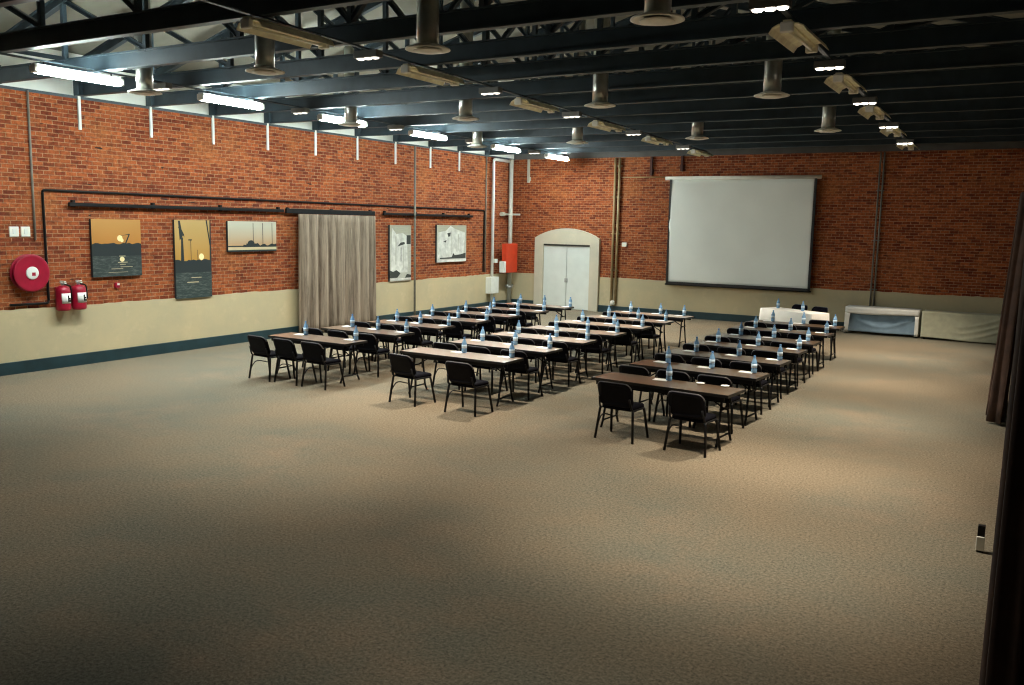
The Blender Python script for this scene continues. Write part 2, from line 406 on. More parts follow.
for side, lst in BOXES.items():
    P, P_ADDED = Proto(spot_box(side)), (Proto(spot_box(side, True)) if side != 'left' else None)  # second proto: unseen boxes added at the camera end to brighten the foreground floor
    for i, (x, y) in enumerate(lst):
        (P_ADDED if P_ADDED and i == 0 else P).get('%s three-lamp ceiling spot box, %s along the %s row' % ({'left': 'small grey', 'middle': 'small grey', 'right': 'bright white'}[side], ORD[i], side), (lx(side, y), y, 5.0))

# channels under the trusses that carry the rows of fittings
for lab, (p0, p1) in LINES.items():
    mb = MB(); d = Vector((p1[0]-p0[0], p1[1]-p0[1], 0)); L_ = d.length; d.normalize(); nv = Vector((-d.y, d.x, 0))
    mx = Matrix((d, nv, Vector((0, 0, 1)))).transposed().to_4x4(); mx.translation = Vector((p0[0], p0[1], 0))
    mb.box((0, -0.03, 5.10), (L_, 0.03, 5.12), mx=mx)
    tag(mb.build('lighting_channel', M_STEEL), 'long dark channel under the trusses carrying the %s row of lights' % lab, 'channel', 'lighting channels')

# round air diffusers on drop ducts
DIFF = [((3.67, -17.72), 'first row, by the lit fittings'), ((6.94, -18.37), 'first row, second from left'),
        ((9.79, -18.69), 'first row, third from left'), ((12.61, -18.96), 'first row, rightmost'),
        ((3.76, -12.98), 'second row, between two lit fittings'), ((6.53, -12.98), 'second row, second from left'),
        ((9.61, -13.72), 'second row, third from left'), ((12.37, -13.78), 'second row, rightmost'),
        ((3.5, -7.85), 'far row, beside a lit fitting'), ((6.39, -8.0), 'far row, second from left'),
        ((9.35, -8.12), 'far row, third from left'), ((12.2, -8.76), 'far row, rightmost')]
for (x, y), w in DIFF:
    t = thing('air_diffuser', 'round white air diffuser on a metal duct, ' + w, 'air diffuser', (x, y, 4.8), 0, 'round air diffusers hanging from drop ducts')
    zr = 5.85+2.45*(8.5-abs(x-8.1))/8.5-4.84
    MB().tube([(0, 0, 0.03), (0, 0, 0.3), (0, 0, 0.6), (0, 0, zr)], 0.125, 24).build('duct', M_DUCT, t)
    MB().lathe([(0.125, 0.05), (0.15, 0.05), (0.25, 0.012), (0.255, 0.0), (0.235, -0.004), (0.18, 0.006), (0.125, 0.03)], 32).build('flange', M_FLANGE, t)
    MB().lathe([(0.05, 0.03), (0.11, 0.012), (0.165, -0.012), (0.16, -0.02), (0.09, -0.014), (0.02, -0.012)], 32).build('cone', M_FLANGE, t)

# ------------------------------------------------------------------ left wall fittings
def pipe(name, pts, r, m, label, cat='pipe'):
    return tag(MB().tube(pts, r, 10).build(name, m), label, cat)
def bend(pts, r=0.06):
    pts = [Vector(p) for p in pts]; out = [pts[0]]
    for i in range(1, len(pts)-1):
        a, b, c = pts[i-1], pts[i], pts[i+1]
        p = b+(a-b).normalized()*r; q = b+(c-b).normalized()*r
        for t in (0, .33, .67, 1): out.append((1-t)**2*p+2*t*(1-t)*b+t*t*q)
    return out+[pts[-1]]
pipe('hose_pipe', bend([(0.056, -17.95, 1.26), (0.056, -17.22, 1.25), (0.03, -17.22, 3.34), (0.03, -1.95, 3.30), (0.03, -1.97, 1.26)]), 0.024, M_BLACK,
     'thin black pipe framing the pictures high on the left brick wall')
def rail(y0, y1, z, r, label):
    t = thing('curtain_rail', label, 'rail', (0, 0, 0), 0, 'black rails on the left wall')
    MB().box((0.06, y0, z-r), (0.12, y1, z+r), 0.008).build('track', M_BLACK, t)
    n = max(2, int((y1-y0)/1.4))
    for i in range(n+1):
        y = y0+0.12+(y1-y0-0.24)*i/n
        MB().box((0.0, y-0.03, z-0.045), (0.07, y+0.03, z+0.085), 0.004).build('bracket', M_BLACK, t)
rail(-16.75, -11.2, 3.09, 0.035, 'long black rail above the three sunset pictures')
rail(-11.12, -7.75, 3.09, 0.06, 'thick black rail carrying the taupe curtain')
rail(-7.35, -2.78, 3.09, 0.035, 'black rail above the two pale pictures')
def curtain_sheet(u0, u1, z0, z1, base, amp, folds, seed, fn, flare=0.1, lean=0.0):
    rr = random.Random(seed); ph = [rr.uniform(0, 6.28) for _ in range(4)]
    def f(a, b):
        z = z0+(z1-z0)*b; k = 1+flare*(1-b); aa = a+0.012*math.sin(a*23+ph[1])
        u = (u0+u1)/2+(a-0.5)*(u1-u0)*(1+0.02*(1-b))+0.02*math.sin(folds*2*PI*aa*2+ph[2])
        d = base+amp*k*(0.75*math.sin(folds*2*PI*aa+ph[0]+0.25*math.sin(3*b))+0.35*math.sin(folds*1.7*2*PI*aa+ph[3]))+lean*b
        return fn(u, d, z)
    return MB().grid(folds*14, 14, f)
cu = solidify(curtain_sheet(-10.86, -7.90, 0.03, 3.02, 0.20, 0.13, 13, 3, lambda u, d, z: (d, u, z)).build('curtain', M_CURTAIN, fixn=False), 0.006)
tag(cu, 'pleated taupe floor-length curtain hanging on the left brick wall', 'curtain')
pipe('conduit', [(0.03, -17.40, 5.09), (0.03, -17.40, 2.42)], 0.02, M_GREYPIPE, 'thin grey conduit above the fire hose reel', 'conduit')
pipe('conduit', [(0.16, -5.98, 5.07), (0.16, -5.97, 0.0)], 0.033, M_GREYPIPE, 'grey vertical conduit between the two pale pictures', 'conduit')
for (y, lab) in ((-17.78, 'white switch plate above the hose reel, left of the pair'), (-17.57, 'white switch plate above the hose reel, right of the pair')):
    t = thing('switch_plate', lab, 'switch', (0, y, 2.575), 0, 'switch plates above the hose reel')
    box((0.0, -0.085, -0.09), (0.03, 0.085, 0.09), 0.008).build('plate', M_FLANGE, t)
    box((0.028, -0.03, -0.045), (0.04, 0.03, 0.045), 0.004).build('rocker', M_WHITE, t)
# hose reel
t = thing('fire_hose_reel', 'round red fire hose reel with white hub on left wall', 'hose reel', (0, -17.58, 1.83))
MB().lathe([(0.10, 0.0), (0.10, 0.05)], 20, (0, 0, 0), 'x').build('wall_mount', M_BLACK, t)
MB().lathe([(0.26, 0.05), (0.28, 0.06), (0.275, 0.10), (0.28, 0.14), (0.26, 0.15)], 40, (0, 0, 0), 'x').build('hose', M_BLACK, t)
for d in (0.035, 0.15):
    MB().lathe([(0.05, d), (0.30, d), (0.335, d+0.006), (0.34, d+0.016), (0.33, d+0.026), (0.29, d+0.02), (0.12, d+0.022), (0.05, d+0.022)], 48, (0, 0, 0), 'x').build('disc', M_RED, t)
mb = MB().lathe([(0.115, 0.165), (0.118, 0.185), (0.10, 0.192), (0.03, 0.194)], 28, (0, 0, 0), 'x')
mb.build('hub', M_WHITE, t)
mb = MB(); mb.box((0.193, -0.015, -0.05), (0.198, 0.05, 0.01)); mb.build('hub_mark', M_RED, t)
# fire extinguishers
def extinguisher():
    t = thing('fire_extinguisher', 'x', 'fire extinguisher', (0, 0, 0), 0, 'fire extinguishers below the sunset picture')
    MB().lathe([(0.10, 0.0), (0.128, 0.02), (0.13, 0.06), (0.13, 0.36), (0.12, 0.42), (0.075, 0.46), (0.045, 0.475)], 24, (0.16, 0, 0)).build('cylinder', M_RED, t)
    mb = MB(); mb.grid(8, 1, lambda a, b: (0.16+0.1335*math.cos(-0.75+a*1.5), 0.1335*math.sin(-0.75+a*1.5), 0.14+0.19*b))
    lb = solidify(mb.build('label', M_PAPER, t), 0.002)
    mb = MB()
    for (za, zb, ya, yb) in ((0.17, 0.29, 0.01, 0.035), (0.215, 0.245, 0.035, 0.06), (0.17, 0.2, 0.035, 0.07)):
        mb.box((0.292, ya, za), (0.2965, yb, zb))
    mb.build('label_mark', M_BLACK, lb)
    mb = MB().tube([(0.16, 0, 0.46), (0.16, 0, 0.52)], 0.03, 12); mb.build('valve', M_CHROME, t)
    mb = MB().box((0.12, -0.02, 0.51), (0.26, 0.02, 0.53), 0.004); mb.box((0.12, -0.02, 0.545), (0.25, 0.02, 0.56), 0.004); mb.box((0.11, -0.02, 0.51), (0.13, 0.02, 0.56)); mb.build('handle', M_WHITE, t)
    MB().tube(bend([(0.17, 0.02, 0.49), (0.19, 0.14, 0.47), (0.2, 0.15, 0.2)], 0.05), 0.014, 8).build('hose', M_BLACK, t)
    mb = MB().box((0.0, -0.06, 0.1), (0.035, 0.06, 0.44), 0.004); mb.build('bracket', M_RED, t)
    return t
P = Proto(extinguisher())
P.get('red fire extinguisher beside the hose reel, left of the pair', (0, -17.0, 1.1))
P.get('red fire extinguisher under the sunset picture, right of the pair', (0, -16.68, 1.1))
t = thing('call_point', 'tiny red and white call point below the first sunset picture', 'alarm', (0, -15.76, 1.51))
box((0.0, -0.05, -0.05), (0.05, 0.05, 0.05), 0.006).build('box', M_RED, t); box((0.05, -0.01, -0.0), (0.055, 0.045, 0.04)).build('plate', M_WHITE, t)

# canvas pictures: print built as thin colour areas on the canvas front
def canvas(label, y0, y1, z0, z1, mats, shapes, depth=0.07):
    y0 -= 0.05; y1 -= 0.05
    mb = MB(); mb.box((0.012, y0, z0), (depth, y1, z1), 0.003)
    w, h = y1-y0, z1-z0
    for k, (mi, poly) in enumerate(shapes):
        mb.mi = mi; e = 0.0006*(k+1)
        vs = [mb.bm.verts.new((depth+e, y0+w*u, z0+h*v)) for u, v in poly]
        mb._f(vs)
    o = mb.build('canvas_picture', mats, fixn=False)
    return tag(o, label, 'picture', 'canvas pictures on the left wall')
def rect(a, b, c, d): return [(a, b), (c, b), (c, d), (a, d)]
def disc(u, v, r, asp=1.0, n=18): return [(u+r*math.cos(2*PI*i/n), v+r*asp*math.sin(2*PI*i/n)) for i in range(n)]
SIDE = mat('canvas_edge', (0.02, 0.025, 0.03), 0.8)
def art_mat(name, c0, c1, z0, z1, streak=0.0, speck=(0.8, 0.7, 0.5)):
    m, n, l, b = nt(name); tc = n.new('ShaderNodeTexCoord'); sp = n.new('ShaderNodeSeparateXYZ'); l.new(tc.outputs['Object'], sp.inputs[0])
    r = n.new('ShaderNodeMapRange'); r.inputs[1].default_value = z0; r.inputs[2].default_value = z1; l.new(sp.outputs['Z'], r.inputs[0])
    mp = n.new('ShaderNodeMapping'); mp.inputs['Scale'].default_value = (1, 1.2, 6); l.new(tc.outputs['Object'], mp.inputs['Vector'])
    c = mixrgb(n, l, c0, c1, r.outputs[0])
    if streak: c = mixrgb(n, l, c, speck, noise(n, l, mp.outputs[0], 6, 5, 0.7, 0.6-0.12*streak, 0.95))
    l.new(c, b.inputs['Base Color']); b.inputs['Roughness'].default_value = 0.7
    return m
SKY1 = art_mat('print_orange_sky', (0.46, 0.17, 0.02), (0.50, 0.26, 0.07), 2.2, 2.85)
SKY2 = art_mat('print_gold_sky', (0.47, 0.23, 0.035), (0.50, 0.34, 0.13), 1.9, 2.85)
SKY3 = art_mat('print_pale_sky', (0.50, 0.30, 0.15), (0.50, 0.48, 0.38), 2.25, 2.7)
SEA = art_mat('print_dark_water', (0.022, 0.04, 0.04), (0.03, 0.04, 0.04), 1.2, 2.2, 1.0, (0.22, 0.24, 0.2))
LAND = mat('print_silhouette', (0.014, 0.022, 0.024), 0.7); SUN = mat('print_sun', (0.95, 0.78, 0.42), 0.7); GLINT = mat('print_glint', (0.60, 0.50, 0.30), 0.7)
GREY = art_mat('print_pale_grey', (0.48, 0.48, 0.41), (0.38, 0.36, 0.26), 2.2, 2.8, 1.3, (0.25, 0.26, 0.24))
WHT = mat('print_white', (0.62, 0.62, 0.57), 0.7, noise=0.25, nscale=6); DRK = mat('print_dark_grey', (0.035, 0.04, 0.036), 0.7)
ML = [SIDE, SKY1, SEA, LAND, SUN, GLINT]
rr = random.Random(4)
def skyline(v, n, amp, seed, low=0.0, u0=0.0, u1=1.0):
    q = random.Random(seed); p = [(u1, low), (u0, low)]
    q2 = []
    for i in range(n+1):
        q2.append((u0+(u1-u0)*i/n, v+q.uniform(0, amp)))
    # counter-clockwise: bottom left -> bottom right -> top back to left
    return [(u0, low), (u1, low)] + q2[::-1]
canvas('sunset harbour picture with low sun, beside the fire extinguishers', -16.25, -15.15, 1.69, 2.82, ML,
       [(1, rect(0, .55, 1, 1)), (2, rect(0, 0, 1, .56)), (3, skyline(.565, 16, .03, 1, .36)), (4, disc(.56, .67, .055)),
        (4, disc(.6, .635, .035)), (3, [(.66, .58), (.69, .58), (.77, .74), (.75, .75)]), (3, [(.55, .71), (.76, .735), (.76, .75)]),
        (4, disc(.59, .30, .05, .9)), (5, rect(.53, .35, .66, .362)), (5, rect(.50, .24, .70, .252)), (5, rect(.54, .205, .66, .215)), (5, rect(.36, .13, .6, .138)), (5, rect(.55, .16, .8, .168)), (5, rect(.3, .07, .7, .076))])
ML2 = [SIDE, SKY2, SEA, LAND, SUN, GLINT]
sh = [(1, rect(0, .47, 1, 1)), (2, rect(0, 0, 1, .48)), (3, skyline(.47, 14, .035, 6, .33)), (4, disc(.72, .53, .07, .6)),
      (3, [(.15, .47), (.24, .47), (.22, .78), (.17, .78)]), (3, [(.13, .74), (.22, .8), (.15, .99), (.10, .99)]), (3, [(.10, .9), (.26, .78), (.25, .82), (.12, .95)]),
      (3, [(.95, .45), (1, .45), (1, 1), (.97, 1)]), (3, [(.86, 1), (.9, 1), (.985, .66), (.96, .66)]), (3, rect(.42, .48, .435, .75)), (5, rect(.3, .2, .62, .21)), (5, rect(.42, .26, .7, .268)),
      (3, rect(.36, .74, .46, .755)), (3, rect(.6, .48, .61, .62))]
canvas('tall sunset picture of mast silhouettes over dark water', -14.32, -13.36, 1.14, 2.83, ML2, sh)
ML3 = [SIDE, SKY3, SEA, LAND, SUN, GLINT]
sh = [(1, rect(0, .14, 1, 1)), (5, rect(0, .06, 1, .15)), (3, rect(0, .0, 1, .06)), (3, rect(0, .16, 1, .2)), (3, skyline(.18, 14, .12, 9, .15, .3, 1)),
      (3, disc(.46, .28, .07, 1.4)), (3, rect(.36, .16, .6, .27))]
for u in (.5, .7, .9): sh.append((3, rect(u, .2, u+.012, .95)))
canvas('wide pale picture of moored boats, beside the curtain', -12.87, -11.38, 2.12, 2.82, ML3, sh)
ML4 = [SIDE, GREY, WHT, DRK]
canvas('tall pale grey picture right of the curtain', -6.99, -5.99, 1.17, 2.78, ML4,
       [(1, rect(0, 0, 1, 1)), (2, [(.05, .15), (.85, .15), (.8, .8), (.6, .86), (.3, .84), (.1, .95)]), (3, rect(.78, .66, .98, .82)), (3, [(.35, .62), (.7, .66), (.68, .7), (.5, .69)]),
        (3, [(0, .06), (.35, .06), (.5, .14), (.3, .2), (.15, .17), (0, .2)]), (3, [(.7, .05), (1, .04), (1, .1), (.8, .12)]), (2, rect(0, .02, 1, .05)), (1, rect(.25, .3, .3, .8)), (3, rect(.5, .35, .53, .6)), (1, rect(.6, .2, .64, .6))])
canvas('squarish pale grey picture furthest right on the left wall', -4.68, -3.04, 1.65, 2.80, ML4,
       [(1, rect(0, 0, 1, 1)), (2, [(.02, .1), (.9, .12), (.95, .8), (.6, .9), (.45, .98), (.3, .85), (.05, .8)]), (3, [(.34, .78), (.46, .8), (.44, .7), (.38, .68)]), (3, [(.2, .55), (.32, .6), (.3, .53)]),
        (3, [(.1, .09), (.98, .09), (.98, .24), (.8, .2), (.6, .18), (.55, .24), (.5, .13), (.1, .12)]), (2, rect(0, .0, 1, .07)), (1, rect(.48, .2, .5, .8)), (1, rect(.7, .3, .73, .75))])

# corner: pipes, white isolator box, red cabinet
t = thing('pipe_run', 'white vertical pipe with junction box left of red cabinet', 'pipe', (0, 0, 0))
MB().tube(bend([(0.13, -1.57, 0.0), (0.13, -1.57, 5.0), (0.13, -0.56, 5.0)], 0.12), 0.05, 12).build('pipe', M_WHITE, t)
box((0.035, -1.82, 0.52), (0.26, -1.32, 1.08), 0.015).build('junction_box', M_WHITE, t)
box((0.02, -1.50, 1.55), (0.2, -1.32, 1.68), 0.01).build('clamp', M_WHITE, t)
pipe('cable', [(0.03, -1.86, 5.07), (0.03, -1.86, 1.25)], 0.022, M_GREYPIPE, 'thin dark cable left of the white corner pipe', 'cable')
t = thing('sprinkler_riser', 'thick pale vertical riser pipe in the far corner', 'pipe', (0, 0, 0))
MB().tube([(0.14, -0.42, 0.0), (0.14, -0.42, 5.08)], 0.075, 16).build('pipe', M_PALEPIPE, t)
mb = MB().lathe([(0.06, 0), (0.12, 0.02), (0.12, 0.1), (0.06, 0.12)], 14, (0.14, -0.42, 0.62)); mb.tube([(0.14, -0.62, 0.72), (0.14, -0.2, 0.72)], 0.05, 10); mb.build('valve', M_CHROME, t)
mb = MB().tube([(0.14, -0.95, 3.2), (0.14, -0.42, 3.2), (0.4, -0.2, 3.2)], 0.035, 10); mb.tube([(0.14, -1.05, 3.2), (0.14, -0.85, 3.2)], 0.07, 12); mb.build('branch', M_PALEPIPE, t)
t = thing('red_cabinet', 'orange-red fire cabinet on the corner riser', 'cabinet', (0, 0, 0))
mb = box((0.24, -1.12, 1.2), (0.42, -0.36, 2.2), 0.012); mb.build('body', M_ORANGERED, t)
box((0.415, -1.09, 1.23), (0.435, -0.39, 2.17), 0.006).build('door', M_ORANGERED, t)
box((0.24, -1.28, 1.22), (0.42, -1.125, 1.6), 0.01).build('side_box', M_WHITE, t)

# ------------------------------------------------------------------ back wall fittings
t = thing('pipe_run', 'pair of tan vertical pipes on the back wall left of screen', 'pipe', (3.97, 0, 0))
for s in (-1, 1): MB().tube([(s*0.075, -0.085, 0.33), (s*0.075, -0.085, 5.07)], 0.042, 10).build('pipe', M_TANPIPE, t)
MB().lathe([(0.07, 0.0), (0.08, 0.04), (0.08, 0.11), (0.05, 0.14)], 14, (0.0, -0.125, 0.27)).build('end_box', M_FLANGE, t)
for z in (1.4, 2.6, 3.8, 4.8): box((-0.14, -0.1, z), (0.14, -0.005, z+0.035)).build('clamp', M_TANPIPE, t)
tag(box((4.2, -0.07, 2.2), (4.38, 0.0, 2.34), 0.015).build('junction_box', M_FLANGE), 'small white box beside the tan pipes', 'box')
pipe('conduit', [(4.1, -0.03, 4.45), (5.68, -0.03, 4.45)], 0.018, M_TANPIPE, 'thin horizontal conduit from the tan pipes to the screen', 'conduit')
t = thing('pipe_run', 'pair of thin dark conduits on the back wall right of screen', 'conduit', (12.02, 0, 0))
for s in (-1, 1): MB().tube([(s*0.05, -0.06, 0.6), (s*0.05, -0.06, 5.07)], 0.022, 10).build('pipe', M_GREYPIPE, t)
for z in (1.2, 2.6, 4.0): box((-0.1, -0.07, z), (0.1, -0.005, z+0.03)).build('clamp', M_GREYPIPE, t)
for x, z0, lab in ((5.13, 4.5, 'dark steel bracket hanging at back wall top left of screen'), (6.15, 4.62, 'small dark bracket at back wall top above the screen'),
                   (0.62, 4.3, 'thin pale stub pipe at back wall top beside the corner')):
    m_ = M_PALEPIPE if x < 1 else mat('rust_steel', (0.07, 0.02, 0.015), 0.7)
    mb = box((x-0.035, -0.09, z0), (x+0.035, -0.02, 5.09)); mb.box((x-0.07, -0.02, z0+0.05), (x+0.07, 0.0, z0+0.2)); tag(mb.build('hanging_bracket', m_), lab, 'bracket')
# projection screen
t = thing('projection_screen', 'large white projection screen hanging on the back wall', 'screen', (0, 0, 0))
MB().tube([(5.66, -0.13, 4.40), (10.42, -0.13, 4.40)], 0.06, 14).build('casing', M_FLANGE, t)
mb = MB(); sx0, sx1, sz0, sz1 = 5.84, 10.28, 1.10, 4.36
def scr(a, b):
    return (sx0+(sx1-sx0)*a, -0.14-0.02*math.sin(a*7+b*2)-0.018*math.exp(-((a-0.35*(1-b)-0.02)/0.05)**2)*(1-b)-0.03*math.sin(PI*b)*math.sin(3*a+1)-0.05*max(0, (a-b*0.4-0.45))*(1-b)*math.sin(a*30+b*14)*0.5, sz0+(sz1-sz0)*b)
mb.grid(40, 24, scr); solidify(mb.build('fabric', M_SCREEN, t), 0.004)
mb = MB()
for a, b in (((sx0-0.02, 0, sz0-0.02), (sx0+0.045, 0, sz1)), ((sx1-0.045, 0, sz0-0.02), (sx1+0.02, 0, sz1)), ((sx0, 0, sz0-0.03), (sx1, 0, sz0+0.05))):
    mb.box((a[0], -0.185, a[2]), (b[0], -0.11, b[2]))
mb.build('black_border', M_BLKPLASTIC, t)
MB().tube([(sx0-0.05, -0.15, sz0-0.04), (sx1+0.05, -0.15, sz0-0.04)], 0.025, 10).build('bottom_bar', M_BLACK, t)

# ------------------------------------------------------------------ chairs
def rrect(w, h, r, n=5):
    p = []
    for cx, cy, a0 in ((w/2-r, h/2-r, 0), (-w/2+r, h/2-r, 90), (-w/2+r, -h/2+r, 180), (w/2-r, -h/2+r, 270)):
        for i in range(n+1):
            a = math.radians(a0+90*i/n); p.append((cx+r*math.cos(a), cy+r*math.sin(a)))
    return p
def pad(mb, w, h, r, prof, fn):
    """pillow-like pad: rings of a rounded rectangle; prof = [(inset, depth)]"""
    rings = []
    for ins, d in prof:
        rings.append([mb.bm.verts.new(fn(u, v, d)) for u, v in rrect(w-2*ins, h-2*ins, max(0.01, r-ins))])
    n = len(rings[0])
    for i in range(len(rings)-1):
        for k in range(n): mb._f([rings[i][k], rings[i][(k+1) % n], rings[i+1][(k+1) % n], rings[i+1][k]], True)
    mb._f(rings[0][::-1]); mb._f(rings[-1])
def make_chair():
    t = thing('stacking_chair', 'x', 'chair', (0, 0, 0))
    mb = MB(); pad(mb, 0.47, 0.44, 0.07, [(0.02, -0.03), (0.0, -0.018), (0.0, 0.012), (0.02, 0.028), (0.06, 0.034)],
                   lambda u, v, d: (u, v+0.02, 0.455+d-0.25*max(0, v-0.12)**1.5-0.03*(u/0.235)**2*0-0.02*(0.22-v)*0.5))
    mb.build('seat', M_FABRIC, t)
    def bk(u, v, d): # v up
        z = 0.640+v; lean = -0.215-0.34*(v+0.165)
        return (u, lean+d+0.045*(u/0.24)**2, z)
    mb = MB(); pad(mb, 0.50, 0.335, 0.085, [(0.015, -0.012), (0.0, 0.0), (0.0, 0.018), (0.02, 0.032), (0.06, 0.036)], bk); mb.build('backrest', M_FABRIC, t)
    mb = MB(); pad(mb, 0.505, 0.34, 0.087, [(0.03, -0.03), (0.006, -0.025), (0.0, -0.014), (0.002, -0.004)], bk); mb.build('back_shell', M_SHELL, t)
    mb = MB(); pts = []
    for u, v in rrect(0.50, 0.335, 0.085, 6):
        if v > -0.06: pts.append(bk(u, v, -0.008))
    pts.sort(key=lambda p: p[0] if False else math.atan2(p[2]-0.6, p[0]))
    mb.tube(pts, 0.011, 6); mb.build('back_rim', mat('grey_rim', (0.10, 0.10, 0.11), 0.3), t)
    for sx in (-1, 1):
        MB().tube([(sx*0.285, -0.235, 0.0), (sx*0.25, -0.185, 0.40), (sx*0.243, -0.18, 0.43)], 0.018, 8).build('leg', M_BLACK, t)
        MB().tube([(sx*0.285, 0.235, 0.0), (sx*0.25, 0.16, 0.40), (sx*0.243, 0.15, 0.43)], 0.018, 8).build('leg', M_BLACK, t)
        MB().tube(bend([(sx*0.243, 0.17, 0.425), (sx*0.243, -0.20, 0.425), (sx*0.225, -0.255, 0.60)], 0.06), 0.014, 8).build('side_frame', M_BLACK, t)
    MB().tube([(-0.243, 0.10, 0.42), (0.243, 0.10, 0.42)], 0.012, 6).build('cross_bar', M_BLACK, t)
    MB().tube(bend([(-0.27, -0.21, 0.18), (-0.268, -0.10, 0.33), (-0.262, 0.185, 0.25)], 0.10), 0.010, 6).build('link_bar', M_BLACK, t)
    return t
CH = Proto(make_chair())

# ------------------------------------------------------------------ tables
TL, TD, TH = 2.06, 0.60, 0.73
def make_table(TL=TL, top=M_WOOD):
    t = thing('folding_table', 'x', 'table', (0, 0, 0))
    MB().box((-TL/2, -TD/2, TH-0.028), (TL/2, TD/2, TH-0.002), 0.004).build('tabletop', top, t)
    mb = MB()
    for a, b in (((-TL/2-0.004, -TD/2-0.006, TH-0.042), (TL/2+0.004, -TD/2, TH-0.001)), ((-TL/2-0.004, TD/2, TH-0.042), (TL/2+0.004, TD/2+0.006, TH-0.001)),
                 ((-TL/2-0.006, -TD/2, TH-0.042), (-TL/2, TD/2, TH-0.001)), ((TL/2, -TD/2, TH-0.042), (TL/2+0.006, TD/2, TH-0.001))): mb.box(a, b)
    mb.build('edge_band', M_BLKPLASTIC, t)
    mb = MB()
    for s in (-1, 1): mb.box((-TL/2+0.06, s*(TD/2-0.03)-0.008, TH-0.10), (TL/2-0.06, s*(TD/2-0.03)+0.008, TH-0.028))
    mb.build('apron', M_BLACK, t)
    for s in (-1, 1):
        x = s*(TL/2-0.16)
        for q in (-1, 1):
            MB().tube([(x, q*0.10, TH-0.05), (x, q*0.13, 0.45), (x+s*0.01, q*0.20, 0.10), (x+s*0.012, q*0.25, 0.0)], 0.017, 8).build('leg', M_BLACK, t)
        mb = MB().tube([(x, -0.125, 0.48), (x, 0.125, 0.48)], 0.013, 8); mb.build('cross_bar', M_BLACK, t)
        MB().tube([(x, -0.20, 0.11), (x, 0.20, 0.11)], 0.013, 8).build('lower_bar', M_BLACK, t)
        MB().tube([(x, 0, 0.48), (x-s*0.28, 0, 0.64), (x-s*0.34, 0, TH-0.04)], 0.011, 8).build('brace', M_BLACK, t)
        MB().tube([(x, -0.23, TH-0.055), (x, 0.23, TH-0.055)], 0.016, 8).build('leg_hinge', M_BLACK, t)
    return t
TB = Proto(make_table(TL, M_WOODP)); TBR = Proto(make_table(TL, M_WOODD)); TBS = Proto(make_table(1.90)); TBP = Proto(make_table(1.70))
def make_bottle():
    t = thing('water_bottle', 'x', 'bottle', (0, 0, 0))
    MB().lathe([(0.034, 0.0), (0.043, 0.008), (0.044, 0.05), (0.040, 0.06), (0.044, 0.07), (0.044, 0.145), (0.041, 0.165), (0.024, 0.212), (0.015, 0.228), (0.015, 0.243)], 16).build('body', M_BOTTLE, t)
    MB().lathe([(0.0448, 0.08), (0.0448, 0.14)], 16).build('paper_sleeve', M_BLABEL, t)
    MB().lathe([(0.0165, 0.24), (0.0168, 0.244), (0.0168, 0.262), (0.014, 0.265)], 12).build('cap', M_CAP, t)
    return t
BT = Proto(make_bottle())
pd = MB().box((-0.075, -0.105, 0.0), (0.075, 0.105, 0.006)).build('note_pad', M_PAPER); tag(pd, 'x', 'note pad'); PD = Proto(pd)
mi = MB().lathe([(0.02, 0.0), (0.05, 0.002), (0.062, 0.012), (0.058, 0.014), (0.04, 0.007), (0.01, 0.006)], 20).build('saucer', M_PAPER); tag(mi, 'x', 'saucer'); SC = Proto(mi)
BLK = {'left': dict(x=4.52, far=[-14.6, -13.1, -11.68, -10.26, -8.86, -7.46, -6.05], off=(-0.6, 0.05, 0.70), rot=[-0.02, -.01, 0, .01, -.01, 0, 0]),
       'middle': dict(x=7.80, far=[-14.66, -13.26, -11.83, -10.42, -9.02, -7.62, -6.22], off=(-0.62, 0.08, 0.77), rot=[-0.015, -.03, -.01, 0, .01, 0, -.01]),
       'right': dict(x=11.56, far=[-15.12, -13.62, -12.08, -10.6, -9.2, -7.62, -6.08], off=(-0.62, 0.02, 0.66), rot=[-0.10, -0.09, -0.06, -.05, -.04, -.04, -.03])}
rj = random.Random(11)
SEATS = ['left', 'middle', 'right']
